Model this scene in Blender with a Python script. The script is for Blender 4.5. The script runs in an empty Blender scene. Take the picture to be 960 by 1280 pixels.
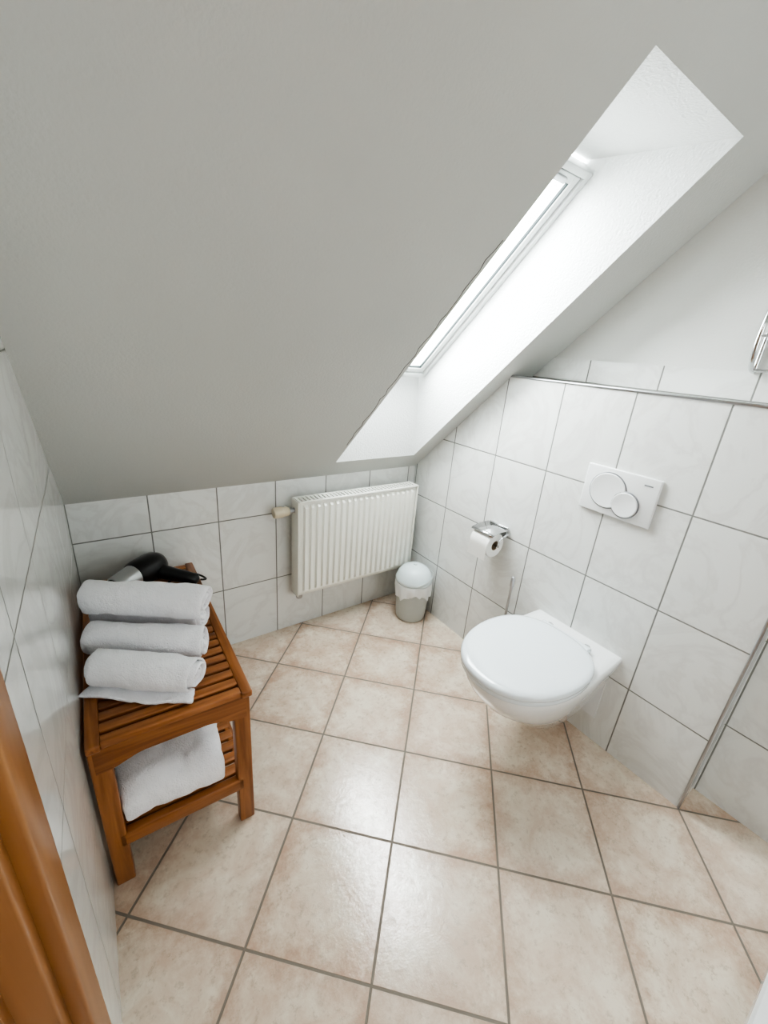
import bpy, bmesh, math, random
from mathutils import Vector, Matrix
random.seed(4)
H=1.34
D=1.245*H          # back wall y
XP=1.07*H          # prewall face x
XM=1.17*H          # main right wall x
YE=0.115*H         # prewall end
YR=-1.7            # rear wall
LEDGE=1.281
TTOP=1.015*H
K=0.96
def sz(y): return (1.772*H)-K*y     # slope height
ZC=2.4
YC=(1.772*H-ZC)/K
KNEE=sz(D)
def wx(y): return -0.11+0.03*(y-0.60)/1.046   # left wall x

# ------------------------------------------------ materials
def newmat(name):
    m=bpy.data.materials.new(name); m.use_nodes=True
    nt=m.node_tree; nt.nodes.clear()
    out=nt.nodes.new('ShaderNodeOutputMaterial')
    b=nt.nodes.new('ShaderNodeBsdfPrincipled')
    nt.links.new(b.outputs[0],out.inputs[0])
    return m,nt,b,out
def N(nt,t,**k):
    n=nt.nodes.new(t)
    for a,v in k.items(): setattr(n,a,v)
    return n
def math_(nt,op,a,b=None,c=None):
    n=N(nt,'ShaderNodeMath',operation=op)
    for i,v in enumerate((a,b,c)):
        if v is None: continue
        if isinstance(v,(int,float)): n.inputs[i].default_value=v
        else: nt.links.new(v,n.inputs[i])
    return n.outputs[0]
def mix(nt,f,a,b):
    n=N(nt,'ShaderNodeMix',data_type='RGBA')
    for i,v in ((0,f),(6,a),(7,b)):
        if isinstance(v,(int,float)): n.inputs[i].default_value=v
        elif isinstance(v,tuple): n.inputs[i].default_value=(*v,1)
        else: nt.links.new(v,n.inputs[i])
    return n.outputs[2]
def ramp(nt,f,p0,p1,c0=(0,0,0),c1=(1,1,1)):
    n=N(nt,'ShaderNodeValToRGB'); nt.links.new(f,n.inputs[0])
    e=n.color_ramp.elements; e[0].position=p0; e[1].position=p1
    e[0].color=(*c0,1); e[1].color=(*c1,1)
    return n.outputs[0]
def simple(name,col,rough=0.4,metal=0.0,noise=None,bump=0.0,bscale=200,coat=0,sheen=0):
    m,nt,b,o=newmat(name)
    b.inputs['Base Color'].default_value=(*col,1)
    b.inputs['Roughness'].default_value=rough
    b.inputs['Metallic'].default_value=metal
    b.inputs['Coat Weight'].default_value=coat
    b.inputs['Sheen Weight'].default_value=sheen
    if noise or bump>0: tc=N(nt,'ShaderNodeTexCoord')
    if noise:
        t=N(nt,'ShaderNodeTexNoise'); t.inputs['Scale'].default_value=noise[0]; t.inputs['Detail'].default_value=2
        nt.links.new(tc.outputs['Object'],t.inputs[0])
        c=mix(nt,t.outputs[0],col,noise[1]); nt.links.new(c,b.inputs['Base Color'])
    if bump>0:
        t=N(nt,'ShaderNodeTexNoise'); t.inputs['Scale'].default_value=bscale; t.inputs['Detail'].default_value=3
        nt.links.new(tc.outputs['Object'],t.inputs[0])
        bp=N(nt,'ShaderNodeBump'); bp.inputs['Strength'].default_value=bump; bp.inputs['Distance'].default_value=0.004
        nt.links.new(t.outputs[0],bp.inputs['Height']); nt.links.new(bp.outputs[0],b.inputs['Normal'])
    return m
def tilemat(name,va,vb,pa,oa,pb,ob,grout=0.003,floor=False):
    m,nt,b,o=newmat(name)
    g=N(nt,'ShaderNodeNewGeometry'); P=g.outputs['Position']
    def dot(v):
        n=N(nt,'ShaderNodeVectorMath',operation='DOT_PRODUCT'); nt.links.new(P,n.inputs[0]); n.inputs[1].default_value=v
        return n.outputs['Value']
    A=math_(nt,'DIVIDE',math_(nt,'SUBTRACT',dot(va),oa),pa)
    B=math_(nt,'DIVIDE',math_(nt,'SUBTRACT',dot(vb),ob),pb)
    def edge(v,p):   # metres from nearest grout centre
        f=math_(nt,'FRACT',v)
        d=math_(nt,'SUBTRACT',0.5,math_(nt,'ABSOLUTE',math_(nt,'SUBTRACT',f,0.5)))
        return math_(nt,'MULTIPLY',d,p)
    E=math_(nt,'MINIMUM',edge(A,pa),edge(B,pb))
    mr=N(nt,'ShaderNodeMapRange'); nt.links.new(E,mr.inputs[0])
    mr.inputs[1].default_value=grout*0.5; mr.inputs[2].default_value=grout*0.5+0.0012
    T=mr.outputs[0]     # 1 on tile, 0 on grout
    cb=N(nt,'ShaderNodeCombineXYZ')
    nt.links.new(math_(nt,'FLOOR',A),cb.inputs[0]); nt.links.new(math_(nt,'FLOOR',B),cb.inputs[1])
    wn=N(nt,'ShaderNodeTexWhiteNoise',noise_dimensions='3D'); nt.links.new(cb.outputs[0],wn.inputs[0])
    sc=N(nt,'ShaderNodeVectorMath',operation='MULTIPLY_ADD'); nt.links.new(wn.outputs['Color'],sc.inputs[0])
    sc.inputs[1].default_value=(9,9,9); nt.links.new(P,sc.inputs[2])
    def noise(s,det=5,rg=0.55,dist=0):
        t=N(nt,'ShaderNodeTexNoise'); nt.links.new(sc.outputs[0],t.inputs[0])
        t.inputs['Scale'].default_value=s; t.inputs['Detail'].default_value=det
        t.inputs['Roughness'].default_value=rg; t.inputs['Distortion'].default_value=dist
        return t.outputs[0]
    if floor:
        n9=noise(9,5,0.72,0.4); n60=noise(55,4,0.75)
        c1=mix(nt,ramp(nt,n9,0.38,0.64),(0.76,0.675,0.555),(0.62,0.475,0.365))
        mr2=N(nt,'ShaderNodeMapRange'); nt.links.new(math_(nt,'ADD',E,math_(nt,'MULTIPLY',math_(nt,'SUBTRACT',noise(20,4,0.75),0.5),0.19)),mr2.inputs[0])
        mr2.inputs[1].default_value=-0.01; mr2.inputs[2].default_value=0.055; mr2.inputs[3].default_value=0.80; mr2.inputs[4].default_value=0
        c2=mix(nt,mr2.outputs[0],c1,(0.49,0.325,0.235))
        sp=ramp(nt,n60,0.54,0.68)
        c2=mix(nt,math_(nt,'MULTIPLY',sp,0.60),c2,(0.42,0.32,0.235))
        c3=mix(nt,math_(nt,'MULTIPLY',wn.outputs[0],0.2),c2,(0.80,0.74,0.65))
        col=mix(nt,T,(0.22,0.19,0.155),c3)
        rr=ramp(nt,n60,0.35,0.7,(0.10,)*3,(0.28,)*3)
        hb=math_(nt,'ADD',T,math_(nt,'MULTIPLY',n60,0.7))
        dist=0.0014
        b.inputs['Specular IOR Level'].default_value=0.95
    else:
        v=noise(3.0,4,0.6,2.2)
        vv=math_(nt,'SUBTRACT',1.0,math_(nt,'MINIMUM',1.0,math_(nt,'MULTIPLY',math_(nt,'ABSOLUTE',math_(nt,'SUBTRACT',v,0.5)),14)))
        c1=mix(nt,math_(nt,'MULTIPLY',vv,0.28),(0.80,0.81,0.79),(0.57,0.55,0.53))
        c1=mix(nt,math_(nt,'MULTIPLY',v,0.24),c1,(0.67,0.67,0.65))
        col=mix(nt,T,(0.25,0.25,0.235),c1)
        rr=None; hb=T; dist=0.0012
    nt.links.new(col,b.inputs['Base Color'])
    gr=N(nt,'ShaderNodeMix',data_type='FLOAT'); nt.links.new(T,gr.inputs[0]); gr.inputs[2].default_value=0.8
    if rr is not None: nt.links.new(rr,gr.inputs[3])
    else: gr.inputs[3].default_value=0.12
    nt.links.new(gr.outputs[0],b.inputs['Roughness'])
    bp=N(nt,'ShaderNodeBump'); bp.inputs['Strength'].default_value=0.6; bp.inputs['Distance'].default_value=dist
    nt.links.new(hb,bp.inputs['Height']); nt.links.new(bp.outputs[0],b.inputs['Normal'])
    return m
PB=0.328; OB=0.2975
M_tR=tilemat('tile_right',(0,1,0),(0,0,1),0.2506,0.4007,PB,OB,grout=.0035)
M_tB=tilemat('tile_back',(1,0,0),(0,0,1),0.245,0.165,PB,OB,grout=.0035)
M_tL=tilemat('tile_left',(0,1,0),(0,0,1),0.2506,0.13,PB,OB,grout=.0035)
M_tLedge=tilemat('tile_ledge',(0,1,0),(1,0,0),0.2506,0.4007,0.328,1.30)
r=math.sqrt(0.5)
M_floor=tilemat('floor_tile',(r,r,0),(r,-r,0),0.305,0.2017,0.305,-0.010,grout=0.005,floor=True)
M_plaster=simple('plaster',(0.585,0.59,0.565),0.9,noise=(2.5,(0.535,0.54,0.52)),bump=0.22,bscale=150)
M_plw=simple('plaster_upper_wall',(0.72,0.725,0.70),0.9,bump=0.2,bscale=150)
M_white_pl=simple('plaster_reveal',(0.70,0.71,0.70),0.85,bump=0.7,bscale=140)
M_ceram=simple('ceramic',(0.86,0.87,0.87),0.06,coat=0.6)
M_seat=simple('toilet_plastic',(0.78,0.83,0.86),0.10,coat=0.4)
M_wpl=simple('white_plastic',(0.80,0.81,0.81),0.22)
M_wpaint=simple('white_enamel',(0.86,0.86,0.80),0.25)
M_wdow=simple('window_enamel',(0.66,0.68,0.67),0.3)
M_wdark=simple('radiator_inside',(0.35,0.35,0.34),0.6)
M_chrome=simple('chrome',(0.66,0.67,0.68),0.15,1.0)
M_alu=simple('aluminium_trim',(0.45,0.45,0.46),0.3,1.0)
M_paper=simple('paper',(0.83,0.82,0.79),0.95,bump=0.3,bscale=300)
M_card=simple('cardboard',(0.36,0.28,0.20),0.9)
M_black=simple('black_plastic',(0.010,0.010,0.011),0.3)
M_silver=simple('silver_plastic',(0.50,0.51,0.52),0.28,0.85)
M_binb=simple('bin_plastic',(0.55,0.58,0.565),0.3)
M_binl=simple('bin_lid_plastic',(0.68,0.76,0.78),0.25)
M_bag=simple('bin_liner',(0.84,0.86,0.86),0.35)
M_beige=simple('valve_plastic',(0.70,0.62,0.47),0.4)
M_rubber=simple('gap_dark',(0.02,0.03,0.03),0.7)
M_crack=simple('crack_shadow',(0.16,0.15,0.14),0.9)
def terry():
    m,nt,b,o=newmat('terry_cloth')
    b.inputs['Base Color'].default_value=(0.95,0.94,0.97,1); b.inputs['Roughness'].default_value=1
    b.inputs['Sheen Weight'].default_value=0.4
    tc=N(nt,'ShaderNodeTexCoord')
    a=N(nt,'ShaderNodeTexNoise'); a.inputs['Scale'].default_value=330; a.inputs['Detail'].default_value=2
    c=N(nt,'ShaderNodeTexNoise'); c.inputs['Scale'].default_value=28; c.inputs['Detail'].default_value=4
    for t in (a,c): nt.links.new(tc.outputs['Object'],t.inputs[0])
    h=math_(nt,'ADD',a.outputs[0],math_(nt,'MULTIPLY',c.outputs[0],3.2))
    bp=N(nt,'ShaderNodeBump'); bp.inputs['Strength'].default_value=0.75; bp.inputs['Distance'].default_value=0.004
    nt.links.new(h,bp.inputs['Height']); nt.links.new(bp.outputs[0],b.inputs['Normal'])
    return m
M_terry=terry()
def wood(name,c0,c1,axis,rough=0.35,s=1.0):
    m,nt,b,o=newmat(name)
    tc=N(nt,'ShaderNodeTexCoord'); mp=N(nt,'ShaderNodeMapping')
    sc=[34*s,34*s,34*s]; sc[axis]=2.2*s; mp.inputs['Scale'].default_value=sc
    nt.links.new(tc.outputs['Object'],mp.inputs[0])
    oi=N(nt,'ShaderNodeObjectInfo')
    ad=N(nt,'ShaderNodeVectorMath',operation='ADD'); nt.links.new(mp.outputs[0],ad.inputs[0])
    rm=math_(nt,'MULTIPLY',oi.outputs['Random'],20.0); nt.links.new(rm,ad.inputs[1])
    t=N(nt,'ShaderNodeTexNoise'); t.inputs['Scale'].default_value=1.5; t.inputs['Detail'].default_value=5; t.inputs['Distortion'].default_value=0.8
    nt.links.new(ad.outputs[0],t.inputs[0])
    f=math_(nt,'ADD',math_(nt,'MULTIPLY',t.outputs[0],0.8),math_(nt,'MULTIPLY',oi.outputs['Random'],0.2))
    nt.links.new(ramp(nt,f,0.32,0.68,c0,c1),b.inputs['Base Color'])
    b.inputs['Roughness'].default_value=rough
    return m
M_woodX=wood('acacia_x',(0.165,0.056,0.017),(0.40,0.160,0.055),0)
M_woodY=wood('acacia_y',(0.165,0.056,0.017),(0.40,0.160,0.055),1)
M_woodZ=wood('acacia_z',(0.185,0.064,0.020),(0.42,0.175,0.062),2)
M_door=wood('door_veneer',(0.32,0.145,0.055),(0.41,0.20,0.082),2,0.32,0.6)
def glassmat(name,tint):
    m=bpy.data.materials.new(name); m.use_nodes=True; nt=m.node_tree; nt.nodes.clear()
    o=N(nt,'ShaderNodeOutputMaterial'); t=N(nt,'ShaderNodeBsdfTransparent'); g=N(nt,'ShaderNodeBsdfGlossy'); g.inputs['Roughness'].default_value=0.02
    t.inputs[0].default_value=(*tint,1)
    f=N(nt,'ShaderNodeLayerWeight'); f.inputs[0].default_value=.5; mx=N(nt,'ShaderNodeMixShader')
    k=math_(nt,'ADD',math_(nt,'MULTIPLY',math_(nt,'POWER',f.outputs['Facing'],5.0),0.8),0.05)
    nt.links.new(k,mx.inputs[0]); nt.links.new(t.outputs[0],mx.inputs[1]); nt.links.new(g.outputs[0],mx.inputs[2]); nt.links.new(mx.outputs[0],o.inputs[0])
    return m
M_glass=glassmat('window_glass',(0.97,0.98,0.98))
M_glass2=glassmat('fill_window_tint',(0.28,0.28,0.28))  # tint sets how much fill the added rear window passes

# ------------------------------------------------ mesh helpers
C=bpy.context.scene.collection
def mk(name,verts,faces,mats,parent=None,fm=None,smooth=False,autos=None):
    me=bpy.data.meshes.new(name); me.from_pydata([tuple(v) for v in verts],[],faces); me.update()
    if not isinstance(mats,(list,tuple)): mats=[mats]
    for m in mats: me.materials.append(m)
    if fm:
        for p,i in zip(me.polygons,fm): p.material_index=i
    bm=bmesh.new(); bm.from_mesh(me); bmesh.ops.recalc_face_normals(bm,faces=bm.faces); bm.to_mesh(me); bm.free()
    if smooth:
        for p in me.polygons: p.use_smooth=True
        if autos: me.set_sharp_from_angle(angle=math.radians(autos))
    o=bpy.data.objects.new(name,me); C.objects.link(o)
    if parent: o.parent=parent
    return o
def flat(name,verts,faces,mats,fm=None):
    return mk(name,verts,faces,mats,fm=fm)
def empty(name,loc=(0,0,0),rz=0):
    e=bpy.data.objects.new(name,None); e.location=loc; e.rotation_euler=(0,0,rz); e.empty_display_size=0.1; C.objects.link(e); return e
def box(name,c,s,mat,parent=None,bev=0.0,rot=None,seg=2):
    bm=bmesh.new(); bmesh.ops.create_cube(bm,size=1)
    for v in bm.verts: v.co=Vector((v.co.x*s[0],v.co.y*s[1],v.co.z*s[2]))
    if bev>0: bmesh.ops.bevel(bm,geom=bm.edges[:],offset=bev,segments=seg,affect='EDGES',profile=0.5)
    me=bpy.data.meshes.new(name); 
    if bev>0:
        for f in bm.faces: f.smooth=True
    bm.to_mesh(me); bm.free(); me.materials.append(mat)
    if bev>0: me.set_sharp_from_angle(angle=math.radians(50))
    o=bpy.data.objects.new(name,me); o.location=c
    if rot: o.rotation_euler=rot
    C.objects.link(o)
    if parent: o.parent=parent
    return o
def loft(name,rings,mat,parent=None,cap0=True,cap1=True,closed=True,autos=40,sub=0):
    n=len(rings[0]); vs=[v for r_ in rings for v in r_]; fs=[]
    for i in range(len(rings)-1):
        for j in range(n if closed else n-1):
            k=(j+1)%n
            fs.append((i*n+j,i*n+k,(i+1)*n+k,(i+1)*n+j))
    if cap0: fs.append(tuple(range(n))[::-1])
    if cap1: fs.append(tuple((len(rings)-1)*n+j for j in range(n)))
    o=mk(name,vs,fs,mat,parent,smooth=True,autos=autos)
    if sub:
        m=o.modifiers.new('s','SUBSURF'); m.levels=sub; m.render_levels=sub
    return o
def lathe(name,prof,mat,parent=None,n=40,loc=(0,0,0),rot=None,autos=40,cap0=True,cap1=True):
    rings=[[(r_*math.cos(2*math.pi*j/n),r_*math.sin(2*math.pi*j/n),z) for j in range(n)] for r_,z in prof]
    o=loft(name,rings,mat,parent,cap0,cap1,autos=autos); o.location=loc
    if rot: o.rotation_euler=rot
    return o
def tube(name,pts,rad,mat,parent=None,cyc=False,smooth=True):
    cu=bpy.data.curves.new(name,'CURVE'); cu.dimensions='3D'; cu.bevel_depth=rad; cu.bevel_resolution=4; cu.use_fill_caps=True
    sp=cu.splines.new('NURBS' if smooth else 'POLY'); sp.points.add(len(pts)-1)
    for p,q in zip(sp.points,pts): p.co=(*q,1)
    sp.use_cyclic_u=cyc
    if smooth: sp.order_u=3; sp.use_endpoint_u=True; sp.resolution_u=8
    cu.materials.append(mat)
    o=bpy.data.objects.new(name,cu); C.objects.link(o)
    if parent: o.parent=parent
    return o

# ------------------------------------------------ room shell
flat('floor',[(-1.3,YR,0),(XM+.02,YR,0),(XM+.02,D+.02,0),(-1.3,D+.02,0)],[(0,1,2,3)],M_floor)
flat('wall_back',[(-.2,D,0),(XM,D,0),(XM,D,KNEE+.02),(-.2,D,KNEE+.02)],[(0,1,2,3)],M_tB)
DY0,DY1,DZ=-0.42,0.435,2.02
def L(y,z): return (wx(y),y,z)
flat('wall_left',[L(DY1,0),L(D+.02,0),L(D+.02,KNEE),L(YC,ZC),L(DY1,sz(DY1)),
     L(DY1,DZ),L(DY0,DZ),L(DY0,ZC),L(YR,0),L(DY0,0),L(YR,ZC)],
     [(0,1,2,4),(5,4,3,7,6),(9,6,7,10,8)],M_tL)
flat('wall_rear',[(-1.3,YR,0),(XM,YR,0),(XM,YR,ZC),(-1.3,YR,ZC),(.45,YR,.95),(1.35,YR,.95),(1.35,YR,2.05),(.45,YR,2.05)],
     [(0,1,5,4),(1,2,6,5),(2,3,7,6),(3,0,4,7)],M_plw)
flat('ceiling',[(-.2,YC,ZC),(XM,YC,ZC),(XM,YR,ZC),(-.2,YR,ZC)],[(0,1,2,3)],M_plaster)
hx0,hx1,hy0,hy1=.67*H,1.0*H,.402*H,1.178*H
xs=[-.2,hx0,hx1,XM]; ys=[YC,hy0,hy1,D+.01]
vs=[(x,y,sz(y)) for y in ys for x in xs]
fs=[(j*4+i,j*4+i+1,(j+1)*4+i+1,(j+1)*4+i) for j in range(3) for i in range(3) if not(i==1 and j==1)]
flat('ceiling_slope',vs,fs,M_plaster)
wz=lambda y: sz(y)+.266*H
wy0,wy1=.675*H,1.1665*H
nrm=Vector((0,K,1)).normalized()
def RV(x): 
    return [Vector((x,hy0,sz(hy0))),Vector((x,hy1,sz(hy1))),Vector((x,wy1,wz(wy1)))+nrm*.06,Vector((x,wy0,wz(wy0)))+nrm*.06]
v=RV(hx0)+RV(hx1)
flat('wall_skylight_reveal',v,[(0,1,2,3),(4,5,6,7),(0,3,7,4),(1,2,6,5)],M_white_pl)
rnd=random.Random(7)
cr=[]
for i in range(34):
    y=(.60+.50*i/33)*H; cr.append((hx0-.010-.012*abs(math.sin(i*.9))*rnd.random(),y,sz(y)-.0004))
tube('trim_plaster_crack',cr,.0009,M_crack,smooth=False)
ym=(1.772*H-LEDGE)/K
v=[(XP,YE,0),(XP,D,0),(XP,D,KNEE),(XP,ym,LEDGE),(XP,YE,LEDGE),
   (XM,YE,0),(XM,YE,LEDGE),(XM,ym,LEDGE)]
flat('wall_right_prewall',v,[(0,1,2,3,4),(0,4,6,5),(4,3,7,6)],[M_tR,M_tB,M_tLedge],fm=[0,1,2])
yt=(1.772*H-TTOP)/K
e=.007
v=[(XM,YR,0),(XM,D,0),(XM,D,KNEE),(XM,YC,ZC),(XM,YR,ZC)]
v+=[(XM-e,YR,0),(XM-e,D,0),(XM-e,D,KNEE),(XM-e,yt,TTOP),(XM-e,YR,TTOP),(XM,yt,TTOP),(XM,YR,TTOP)]
flat('wall_right',v,[(0,1,2,3,4),(5,6,7,8,9),(9,8,10,11)],[M_plw,M_tR],fm=[0,1,1])
box('trim_1',(XP-.001,(YE+ym)/2,LEDGE-.002),(.008,ym-YE+.01,.009),M_alu,bev=.003)
box('trim_2',(XP+.001,YE-.001,LEDGE/2),(.012,.009,LEDGE),M_alu,bev=.003)

# added rear window, unseen behind the camera, lets in soft fill light
w2=empty('fill_window',(.9,YR,1.5))
for nm,c,s in (('frame_left',(-.43,0,0),(.06,.07,1.12)),('frame_right',(.43,0,0),(.06,.07,1.12)),('frame_top',(0,0,.53),(.86,.07,.06)),('frame_bottom',(0,0,-.53),(.86,.07,.06)),('mullion',(0,0,0),(.04,.05,1.0))):
    box(nm,c,s,M_wpaint,w2,.004)
mk('pane',[(-.42,0,-.51),(.42,0,-.51),(.42,0,.51),(-.42,0,.51)],[(0,1,2,3)],M_glass2,w2)

# skylight window
wc=Vector(((hx0+hx1)/2,(wy0+wy1)/2,wz((wy0+wy1)/2)))
th=-math.atan(K)
w1=bpy.data.objects.new('window_1',None); C.objects.link(w1); w1.location=wc; w1.rotation_euler=(th,0,0)
WW=hx1-hx0; WL=math.hypot(wy1-wy0,wz(wy0)-wz(wy1))
def ring(prefix,w,l,t,d,z,mat):
    box(prefix+'_left',(-w/2+t/2,0,z),(t,l,d),mat,w1,.002)
    box(prefix+'_right',(w/2-t/2,0,z),(t,l,d),mat,w1,.002)
    box(prefix+'_low',(0,l/2-t/2,z),(w-2*t+.002,t,d),mat,w1,.002)
    box(prefix+'_high',(0,-l/2+t/2,z),(w-2*t+.002,t,d),mat,w1,.002)
ring('frame',WW,WL,.020,.050,.025,M_wdow)
ring('gap',WW-.038,WL-.038,.006,.04,.032,M_rubber)
ring('sash',WW-.048,WL-.048,.024,.040,.028,M_wdow)
ring('gasket',WW-.094,WL-.094,.004,.012,.018,M_rubber)
pw,pl=(WW-.092)/2,(WL-.092)/2
mk('pane',[(-pw,-pl,.020),(pw,-pl,.020),(pw,pl,.020),(-pw,pl,.020)],[(0,1,2,3)],M_glass,w1)
box('handle_bar',(0,-WL/2+.040,-.004),(.26,.018,.012),M_alu,w1,.004)

# door (left edge)
dr=empty('door_1',(wx(.43),.43,0),-math.radians(1.65))
ow=DY1-DY0
box('casing',(-.003,.035,1.0),(.026,.075,2.0),M_door,dr,.005)
box('casing_far',(-.003,-ow-.03,1.0),(.026,.075,2.0),M_door,dr,.005)
box('casing_top',(-.003,-ow/2,2.035),(.026,ow+.14,.075),M_door,dr,.005)
box('jamb',(-.085,-.012,1.0),(.15,.03,2.0),M_door,dr,.003)
box('jamb_far',(-.085,-ow+.01,1.0),(.15,.03,2.0),M_door,dr,.003)
box('stop',(-.055,-.035,1.0),(.02,.02,2.0),M_door,dr,.002)
box('leaf',(-.095,-ow/2,1.0),(.04,ow-.05,1.98),M_door,dr,.003)
lathe('handle_rose',[(.024,0),(.024,.008),(.009,.010),(.009,.05)],M_chrome,dr,24,(-.075,-ow+.12,1.03),(0,math.pi/2,0))
box('handle_lever',(-.028,-ow+.17,1.03),(.016,.12,.018),M_chrome,dr,.006)

# shower tray, right foreground
st=empty('shower_tray',(1.2,-.565,0))
sx,sy=.33,.42
def rr(w,l,z,rad,n=6):
    pts=[]
    for cx,cy,a0 in ((w-rad,l-rad,0),(-w+rad,l-rad,90),(-w+rad,-l+rad,180),(w-rad,-l+rad,270)):
        for i in range(n+1):
            a=math.radians(a0+90*i/n); pts.append((cx+rad*math.cos(a),cy+rad*math.sin(a),z))
    return pts
loft('basin',[rr(sx,sy,0,.05),rr(sx,sy,.035,.05),rr(sx-.006,sy-.006,.042,.05),rr(sx-.05,sy-.05,.042,.06),rr(sx-.07,sy-.07,.022,.06),rr(.03,.03,.015,.02)],M_ceram,st)
lathe('drain',[(.03,.014),(.03,.02),(.02,.022)],M_chrome,st,24)

# ------------------------------------------------ radiator
rad=empty('radiator',(.717,D,0))
RW,z0,z1=.655,.236,.700
yf=-.115
def panel(name,yf,par,dir_=-1,ribs=20):
    m=.016; pit=(RW-2*m)/ribs
    xsn=[(0,0)]
    for i in range(ribs):
        b=m+i*pit
        xsn+=[(b,0),(b+pit*.22,.0),(b+pit*.34,1),(b+pit*.72,1),(b+pit*.84,.0)]
    xsn+=[(RW-m,0),(RW,0)]
    zs=[(z0,0),(z0+.018,0),(z0+.028,1),(z1-.028,1),(z1-.018,0),(z1,0)]
    vs=[(x,yf+dir_*.014*a*b,z) for z,b in zs for x,a in xsn]
    n=len(xsn); fs=[(j*n+i,j*n+i+1,(j+1)*n+i+1,(j+1)*n+i) for j in range(len(zs)-1) for i in range(n-1)]
    o=mk(name,vs,fs,M_wpaint,par,smooth=True,autos=35)
    md=o.modifiers.new('sol','SOLIDIFY'); md.thickness=.003
    return o
panel('front_panel',yf+.014,rad)
panel('rear_panel',yf+.062,rad,1)
for nm,x in (('side_left',-.003),('side_right',RW+.003)):
    box(nm,(x,yf+.040,(z0+z1)/2),(.006,.072,z1-z0+.006),M_wpaint,rad,.003)
box('grille_front',(RW/2,yf+.008,z1),(RW,.010,.010),M_wpaint,rad,.003)
box('grille_back',(RW/2,yf+.072,z1),(RW,.010,.010),M_wpaint,rad,.003)
box('convector_core',(RW/2,yf+.040,(z0+z1)/2-.01),(RW-.02,.030,z1-z0-.05),M_wdark,rad)
nb=34
vs=[];fs=[]
for i in range(nb):
    x=.008+i*(RW-.016)/(nb-1); w=.0055
    b=len(vs)
    for dx in (-w,w):
        for dy in (yf+.008,yf+.072):
            for dz in (z1-.004,z1+.003): vs.append((x+dx,dy,dz))
    fs+= [(b,b+1,b+3,b+2),(b+4,b+6,b+7,b+5),(b+1,b+5,b+7,b+3),(b,b+2,b+6,b+4),(b,b+4,b+5,b+1),(b+2,b+3,b+7,b+6)]
mk('grille_bars',vs,fs,M_wpaint,rad)
box('bracket_left',(.12,yf+.094,.47),(.03,.036,.36),M_wpaint,rad,.003)
box('bracket_right',(RW-.12,yf+.094,.47),(.03,.036,.36),M_wpaint,rad,.003)
lathe('valve_nut',[(.012,0),(.012,.012),(.015,.014),(.015,.03)],M_alu,rad,20,(-.004,yf+.045,z1-.045),(0,-math.pi/2,0))
lathe('valve_head',[(.015,0),(.019,.004),(.021,.02),(.021,.030),(.024,.032),(.024,.062),(.021,.070),(.010,.072)],M_beige,rad,28,(-.03,yf+.045,z1-.045),(0,-math.pi/2,0))
tube('valve_pipe',[(-.02,yf+.045,z1-.045),(-.02,yf+.08,z1-.05),(-.02,-.003,z1-.05)],.008,M_wpaint,rad)
tube('return_pipe',[(.02,yf+.045,z0+.01),(.02,yf+.045,z0-.02),(.02,yf+.07,z0-.028),(.02,-.003,z0-.028)],.009,M_alu,rad)
lathe('return_valve',[(.013,0),(.016,.004),(.016,.028),(.011,.034)],M_alu,rad,20,(.02,yf+.045,z0-.032))

# ------------------------------------------------ wall-hung toilet
TY=.623
t=empty('toilet',(XP,TY,0))     # local: -x out of the wall
def outline(Lx,w,wb,z,a=.30,x0=0.0,nf=28,p=2.15):
    c=max(Lx-a,x0+.01); a=Lx-c; pts=[]
    for i in range(7): 
        f=i/7; pts.append((x0+(c-x0)*f, wb+(w-wb)*math.sin(f*math.pi/2)))
    for i in range(nf+1):
        tt=math.pi/2-math.pi*i/nf
        ct,s=math.cos(tt),math.sin(tt)
        pts.append((c+a*abs(ct)**(2/p),w*math.copysign(abs(s)**(2/p),s)))
    for i in range(7):
        f=1-(i+1)/7; pts.append((x0+(c-x0)*f,-(wb+(w-wb)*math.sin(f*math.pi/2))))
    return [(-x,y,z) for x,y in pts]
ZR=.395
R=[outline(.23,.085,.085,.085,.12),outline(.27,.10,.10,.10,.15),outline(.33,.118,.115,.15,.19),outline(.40,.140,.13,.21,.22),
   outline(.47,.158,.148,.27,.25),outline(.515,.174,.162,.325,.28),outline(.535,.182,.170,.36,.29),outline(.540,.184,.173,.382,.295),
   outline(.537,.182,.172,.391,.295),outline(.530,.177,.168,ZR,.29),outline(.50,.15,.15,ZR,.27)]
loft('bowl',R,M_ceram,t,autos=60)
def lidring(sc,z,x0=.108,L_=.558,w=.194):
    pts=[]; n=64
    for i in range(n):
        a=2*math.pi*i/n; ca,sa=math.cos(a),math.sin(a)
        if ca>=0: px=abs(ca)**(2/2.15); py=abs(sa)**(2/2.15)
        else: px=abs(ca)**(2/3.2); py=abs(sa)**(2/2.6)
        mx=L_-.26
        x=mx+(L_-mx)*px if ca>=0 else mx-(mx-x0)*px
        y=w*py*math.copysign(1,sa)
        if ca<0: y*=1-.16*px**1.5
        pts.append((-(mx+(x-mx)*sc),y*sc,z))
    return pts
loft('seat',[lidring(.965,ZR+.002),lidring(.985,ZR+.006),lidring(.985,ZR+.016),lidring(.97,ZR+.020)],M_seat,t,autos=60)
loft('lid',[lidring(.975,ZR+.0215),lidring(.997,ZR+.0235),lidring(1.0,ZR+.030),lidring(.992,ZR+.037),lidring(.97,ZR+.0415),lidring(.90,ZR+.0445),lidring(.7,ZR+.0465),lidring(.3,ZR+.048)],M_seat,t,autos=80)
box('hinge_block',(-.094,0,ZR+.012),(.034,.20,.024),M_seat,t,.008,seg=4)
for s in (-1,1): lathe('hinge_post',[(.013,0),(.013,.012),(.010,.014)],M_chrome,t,20,(-.070,s*.075,ZR))
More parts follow.
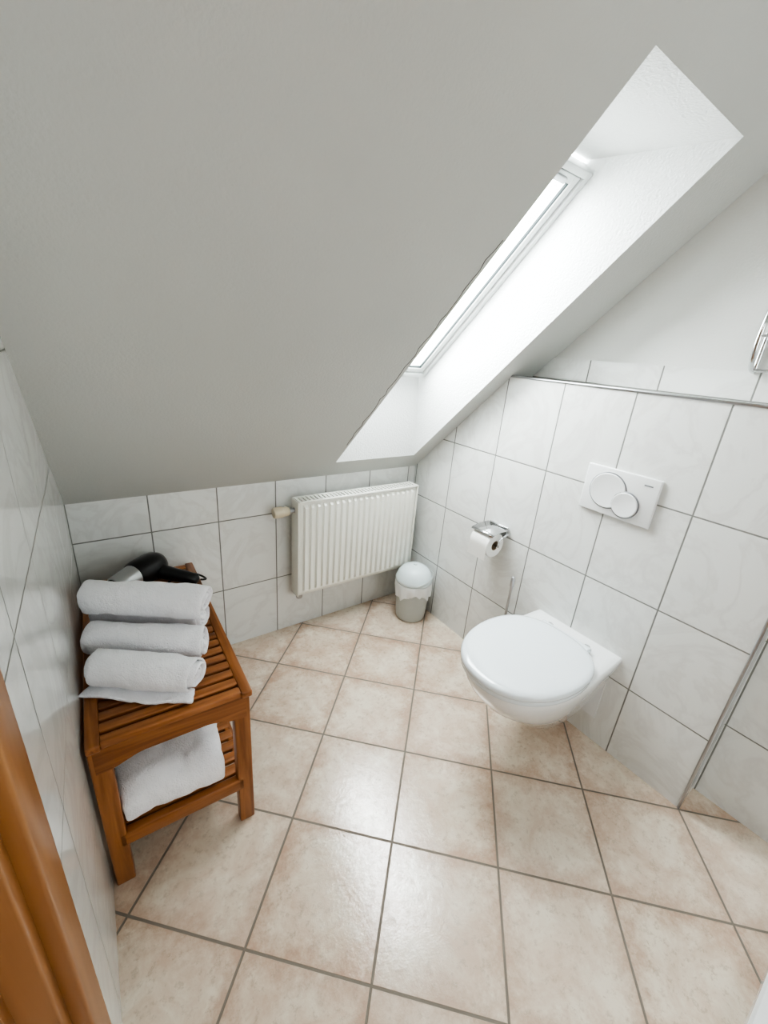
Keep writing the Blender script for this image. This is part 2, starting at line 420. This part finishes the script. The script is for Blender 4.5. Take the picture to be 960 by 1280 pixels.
box('mount_gasket',(-.002,0,.24),(.004,.30,.28),M_wpl,t)

# flush plate
fp=empty('flush_plate',(XP,.619,.951))
box('plate',(-.006,0,0),(.012,.240,.160),M_wpl,fp,.004,seg=3)
def disc(name,r_,cy,cz,x,th_,mat):
    return lathe(name,[(r_,0),(r_,th_*.6),(r_-.002,th_),(r_-.006,th_),(r_-.012,th_*.75)],mat,fp,48,(x,cy,cz),(0,-math.pi/2,0))
M_ring=simple('button_rim',(0.30,0.31,0.33),0.25,0.3)
disc('button_large_rim',.0628,.034,.004,-.011,.003,M_ring); disc('button_large',.0590,.034,.004,-.012,.006,M_wpl)
disc('button_small_rim',.0453,-.032,-.026,-.0125,.004,M_ring); disc('button_small',.0415,-.032,-.026,-.014,.006,M_wpl)
box('logo_strip',(-.0125,-.085,.055),(.0008,.026,.004),M_ring,fp)

# ------------------------------------------------ toilet roll holder
th_=empty('toilet_roll_holder',(XP,1.065,.60))
lathe('roll',[(.0215,-.049),(.052,-.049),(.054,-.047),(.054,.047),(.052,.049),(.0215,.049)],M_paper,th_,40,(-.070,0,0),(math.pi/2,0,0),cap0=False,cap1=False)
lathe('core',[(.0215,-.049),(.0195,-.049),(.0195,.049),(.0215,.049)],M_card,th_,32,(-.070,0,0),(math.pi/2,0,0),cap0=False,cap1=False)
box('paper_tail',(-.1235,0,-.030),(.0012,.096,.06),M_paper,th_)
cv=[(-.112,.050),(-.10,.057),(-.07,.063),(-.03,.064),(-.004,.064)]
vs=[(x,y,z) for x,z in cv for y in (-.060,.060)]
o=mk('cover',vs,[(2*i,2*i+2,2*i+3,2*i+1) for i in range(len(cv)-1)],M_chrome,th_,smooth=True); o.modifiers.new('s','SOLIDIFY').thickness=.002
box('back_plate',(-.003,0,.045),(.006,.10,.05),M_chrome,th_,.002)
tube('arm',[(-.004,-.064,.045),(-.03,-.064,.045),(-.070,-.064,.03),(-.070,-.064,0),(-.070,-.055,0),(-.070,.045,0)],.0045,M_chrome,th_,smooth=False)

# ------------------------------------------------ toilet brush
tb=empty('toilet_brush',(XP-.065,.90,0))
lathe('cup',[(.030,.10),(.040,.104),(.043,.12),(.046,.25),(.044,.252),(.040,.25)],M_wpl,tb,32)
lathe('cup_ring',[(.048,.20),(.050,.202),(.050,.212),(.048,.214)],M_chrome,tb,32)
lathe('lid',[(.046,.252),(.046,.258),(.02,.270),(.008,.275)],M_chrome,tb,32)
lathe('handle',[(.0055,.26),(.0055,.46),(.008,.465),(.009,.49),(.007,.505),(.002,.508)],M_alu,tb,20)
box('wall_mount',(.052,0,.207),(.026,.03,.03),M_chrome,tb,.003)

# ------------------------------------------------ pedal bin
bn=empty('waste_bin',(1.322,1.450,0),math.radians(-130))
lathe('body',[(.072,0),(.076,.004),(.080,.03),(.090,.205),(.093,.208),(.093,.214),(.086,.214)],M_binb,bn,48)
rings=[]
for z,rb,am in ((.150,.093,.0045),(.170,.094,.0035),(.192,.0955,.0025),(.214,.0965,.001),(.220,.094,0),(.216,.088,0)):
    rings.append([((rb+am*math.sin(9*a+z*40)+am*.6*math.sin(17*a+1))*math.cos(a),(rb+am*math.sin(9*a+z*40)+am*.6*math.sin(17*a+1))*math.sin(a),
        z+(.018*math.sin(3*a+1)+.007*math.sin(11*a) if z<.16 else (.008*math.sin(3*a+1) if z<.18 else 0))) for a in [2*math.pi*j/96 for j in range(96)]])
loft('liner',rings,M_bag,bn,False,False,autos=180)
lathe('lid',[(.095,.221),(.097,.224),(.097,.236),(.094,.243),(.086,.266),(.070,.288),(.045,.303),(.02,.309),(.004,.310)],M_binl,bn,48,autos=60)
lathe('flap_knob',[(.010,0),(.010,.006),(.004,.008)],M_binl,bn,20,(0,0,.309))
tube('handle',[(.098*math.cos(a),.098*math.sin(a),.232+.03*math.sin((a-.2)/(2.74)*math.pi)) for a in [.2+i*2.74/12 for i in range(13)]],.0025,M_binb,bn)

# ------------------------------------------------ wooden bench
BX,BY=wx(.871)+.008,.871
bench=empty('slatted_bench',(BX,BY,0),-math.radians(1.65))
BW,BL,BH=.355,.765,.489
lw=.042
for i,(x,y) in enumerate(((lw/2,lw/2),(BW-lw/2,lw/2),(lw/2,BL-lw/2),(BW-lw/2,BL-lw/2))):
    box('leg_%d'%(i+1),(x,y,(BH-.02)/2),(lw,.032,BH-.02),M_woodZ,bench,.004)
def apron(name,length,zt,h,arch,thick,mat,axis,pos):
    n=24; vs=[]
    for i in range(n+1):
        f=i/n; u=f*length
        s=min(1,max(0,(f-.05)/.25)) if f<.5 else min(1,max(0,(.95-f)/.25))
        s=s*s*(3-2*s)
        zb=zt-h+arch*s
        for t_ in (-thick/2,thick/2):
            for z in (zb,zt):
                vs.append((pos[0]+u,pos[1]+t_,z) if axis==0 else (pos[0]+t_,pos[1]+u,z))
    fs=[]
    for i in range(n):
        a=i*4;b=a+4
        fs+=[(a,b,b+1,a+1),(a+2,a+3,b+3,b+2),(a+1,b+1,b+3,a+3),(a,a+2,b+2,b)]
    fs+=[(0,1,3,2),(n*4,n*4+2,n*4+3,n*4+1)]
    return mk(name,vs,fs,mat,bench,smooth=True,autos=30)
zt=BH-.018
apron('apron_front',BW-.02,zt,.070,.022,.022,M_woodX,0,(.01,.014))
apron('apron_back',BW-.02,zt,.070,.022,.022,M_woodX,0,(.01,BL-.014))
apron('apron_right',BL-.06,zt,.055,.018,.020,M_woodY,1,(BW-.016,.03))
apron('apron_left',BL-.06,zt,.055,.018,.020,M_woodY,1,(.016,.03))
box('top_rail_left',(.014,BL/2,BH-.010),(.028,BL+.006,.020),M_woodY,bench,.004)
box('top_rail_right',(BW-.008,BL/2,BH-.010),(.028,BL+.006,.020),M_woodY,bench,.004)
ns=21; pit=(BL+.004)/ns
for i in range(ns):
    box('top_slat_%02d'%(i+1),(BW/2+.003,-.002+pit*(i+.5),BH-.011),(BW-.048,pit-.010,.018),M_woodX,bench,.003)
ZS=.172
box('shelf_rail_front',(BW/2,.016,ZS-.018),(BW-.05,.022,.042),M_woodX,bench,.003)
box('shelf_rail_back',(BW/2,BL-.016,ZS-.018),(BW-.05,.022,.042),M_woodX,bench,.003)
box('shelf_rail_left',(.020,BL/2,ZS-.016),(.022,BL-.07,.036),M_woodY,bench,.003)
box('shelf_rail_right',(BW-.020,BL/2,ZS-.016),(.022,BL-.07,.036),M_woodY,bench,.003)
ns=17; pit=(BL-.06)/ns
for i in range(ns):
    box('shelf_slat_%02d'%(i+1),(BW/2,.03+pit*(i+.5),ZS-.004),(BW-.030,pit-.010,.014),M_woodX,bench,.003)

# ------------------------------------------------ towels
tex=bpy.data.textures.new('cloth_wrinkle','CLOUDS'); tex.noise_scale=.05; tex.noise_depth=3
tex2=bpy.data.textures.new('cloth_fold','CLOUDS'); tex2.noise_scale=.09; tex2.noise_depth=2
def rolled(name,xc,yc,zc,length,R_,seed,rz=0,flap=False,turns=3.6,flat_=.93):
    rnd=random.Random(seed)
    n=int(turns*26); thick=(R_-.006)/turns
    nx=16; vs=[];
    ph=rnd.uniform(0,6.28)
    th_end=-math.pi*0.55 if flap else rnd.uniform(-2.4,-1.2)
    pr=[]
    for i in range(n+1):
        f=i/n; a=th_end-(1-f)*turns*2*math.pi
        r_=.007+(R_-.007-thick*.45)*f
        pr.append((r_*math.cos(a),r_*math.sin(a)*flat_,f))
    if flap:
        y0=pr[-1][0]
        for k in range(1,9):
            pr.append((y0-.0065*k,-R_*flat_+thick*.34,1+k*.01))
    for (py,pz,f) in pr:
        wob=.006*math.sin(f*11+ph)+.005*math.sin(f*23+ph*2)
        for j in range(nx+1):
            u=j/nx-.5
            vs.append((u*(length+2*wob),py*(1+.07*math.sin(u*9+ph)),pz*(1+.05*math.sin(u*7+ph*1.7))))
    m=nx+1
    fs=[(i*m+j,i*m+j+1,(i+1)*m+j+1,(i+1)*m+j) for i in range(len(pr)-1) for j in range(nx)]
    o=mk(name,vs,fs,M_terry,smooth=True)
    s=o.modifiers.new('sol','SOLIDIFY'); s.thickness=thick*.72; s.offset=0
    s=o.modifiers.new('sub','SUBSURF'); s.levels=1; s.render_levels=1
    d=o.modifiers.new('d','DISPLACE'); d.texture=tex; d.strength=.012; d.mid_level=.5; d.texture_coords='GLOBAL'
    o.location=(xc,yc,zc); o.rotation_euler=(0,0,rz)
    return o
RR=.052
zb=BH+RR*.93+.004
rolled('rolled_towel',.046,1.003,zb,.266,RR,1,math.radians(-36),flap=True)
rolled('rolled_towel',.070,1.130,zb,.304,RR,2,math.radians(-33))
rolled('rolled_towel',.094,1.258,zb,.320,RR,3,math.radians(-33))
rolled('rolled_towel',.087,1.197,zb+.087,.326,.056,5,math.radians(-33))

def folded(name,loc,w,l,layers,lt,rz):
    prof=[]
    for k in range(layers):
        z=lt*(k+.5)
        ys_=[ -l/2+lt*.5, l/2-lt*.5 ]
        if k%2==0: ys_=ys_[::-1]
        for i in range(9):
            f=i/8; prof.append((ys_[0]+(ys_[1]-ys_[0])*f,z))
        if k<layers-1:
            s=1 if ys_[1]>0 else -1
            for i in range(1,6):
                a=-math.pi/2+math.pi*i/6
                prof.append((ys_[1]+s*lt*.55*math.cos(a),z+lt*.5+lt*.5*math.sin(a)))
    nx=14; vs=[]
    L_=len(prof)
    for q,(y,z) in enumerate(prof):
        for j in range(nx+1):
            u=j/nx-.5
            sag=-.18*(abs(u)*2)**4*z
            vs.append((u*(w+.012*math.sin(q*.35)),y+.006*math.sin(u*8+z*40),z*(1-.08*math.cos(u*5))+sag+.006*math.sin(y*25+u*9)*(z/(lt*layers))))
    m=nx+1
    fs=[(i*m+j,i*m+j+1,(i+1)*m+j+1,(i+1)*m+j) for i in range(L_-1) for j in range(nx)]
    o=mk(name,vs,fs,M_terry,smooth=True)
    s=o.modifiers.new('sol','SOLIDIFY'); s.thickness=lt*.97; s.offset=0
    s=o.modifiers.new('sub','SUBSURF'); s.levels=2; s.render_levels=2
    d=o.modifiers.new('d','DISPLACE'); d.texture=tex2; d.strength=.020; d.mid_level=.5; d.texture_coords='GLOBAL'
    d=o.modifiers.new('d2','DISPLACE'); d.texture=tex; d.strength=.008; d.mid_level=.5; d.texture_coords='GLOBAL'
    o.location=loc; o.rotation_euler=(0,0,rz); return o
folded('folded_towel',(.076,1.036,ZS+.012),.248,.28,2,.056,math.radians(-3))

# ------------------------------------------------ hair dryer
ang=38
hd=empty('hair_dryer',(.105,1.535,BH+.050),math.radians(ang)); hd.scale=(1.2,1.2,1.15)
lathe('barrel',[(.025,-.095),(.028,-.092),(.032,-.06),(.037,-.02)],M_silver,hd,32,(0,0,0),(0,math.pi/2,0))
lathe('nozzle_inner',[(.023,-.096),(.023,-.08)],M_black,hd,24,(0,0,0),(0,math.pi/2,0))
lathe('motor_housing',[(.037,-.030),(.041,-.022),(.043,.0),(.044,.03),(.041,.052),(.033,.068),(.018,.075),(.004,.077)],M_black,hd,32,(0,0,0),(0,math.pi/2,0),autos=60)
lathe('handle',[(.020,.0),(.023,.02),(.021,.06),(.019,.11),(.016,.135),(.006,.141)],M_black,hd,24,(.030,-.01,-.006),(0,math.radians(99),math.radians(-38-ang)),autos=60)
tube('cord',[(.07,-.145,-.030),(.09,-.165,-.038),(.11,-.09,-.039),(.07,-.05,-.039),(.02,-.07,-.039),(-.05,-.05,-.039)],.003,M_black,hd)

# ------------------------------------------------ wire rack on the right wall
wr=empty('wire_shelf',(XM,.418,1.36))
pp=[(-.004,0,.26),(-.03,0,.22),(-.065,0,.14),(-.070,0,.07),(-.055,0,.02),(-.03,0,.002),(-.010,0,.002)]
tube('end_bracket',pp,.0065,M_chrome,wr)
tube('wall_bar',[(-.010,0,.002),(-.010,0,.10)],.006,M_chrome,wr,smooth=False)
for i,(x,z) in enumerate(((-.069,.09),(-.030,.005))):
    tube('rail_%d'%(i+1),[(x,0,z),(x,-.30,z)],.004,M_chrome,wr,smooth=False)
tube('end_bracket_far',[(a,b-.30,c) for a,b,c in pp],.0065,M_chrome,wr)

# ------------------------------------------------ light
W=bpy.data.worlds.new('overcast'); bpy.context.scene.world=W; W.use_nodes=True
bg=W.node_tree.nodes['Background']; bg.inputs[0].default_value=(0.94,0.995,1.0,1); bg.inputs[1].default_value=17.0
def portal(name,loc,rot,sx_,sy_):
    l=bpy.data.lights.new(name,'AREA'); l.shape='RECTANGLE'; l.size=sx_; l.size_y=sy_; l.cycles.is_portal=True
    o=bpy.data.objects.new(name,l); o.location=loc; o.rotation_euler=rot; C.objects.link(o)
portal('skylight_portal',wc+nrm*.07,(th,0,0),WW,WL)
portal('fill_window_portal',(.9,YR-.06,1.5),(math.radians(90),0,0),.9,1.1)  # guides sky fill through the added rear window

# ------------------------------------------------ camera
Z=Vector((.0786,.9296,.360)).normalized()
Y=Vector((-.5739,.3376,-.7464)); Y=(Y-Y.dot(Z)*Z).normalized()
X=Y.cross(Z)
m=Matrix((X,Y,Z)).to_4x4(); m.translation=(0,0,H)
cam=bpy.data.cameras.new('camera'); cam.sensor_fit='HORIZONTAL'; cam.sensor_width=36; cam.lens=36*527/960; cam.clip_start=.01
co=bpy.data.objects.new('camera',cam); C.objects.link(co); co.matrix_world=m
bpy.context.scene.camera=co
vs_=bpy.context.scene.view_settings
vs_.view_transform='AgX'
try: vs_.look='AgX - High Contrast'
except Exception as ex: print(ex)
vs_.exposure=0.66
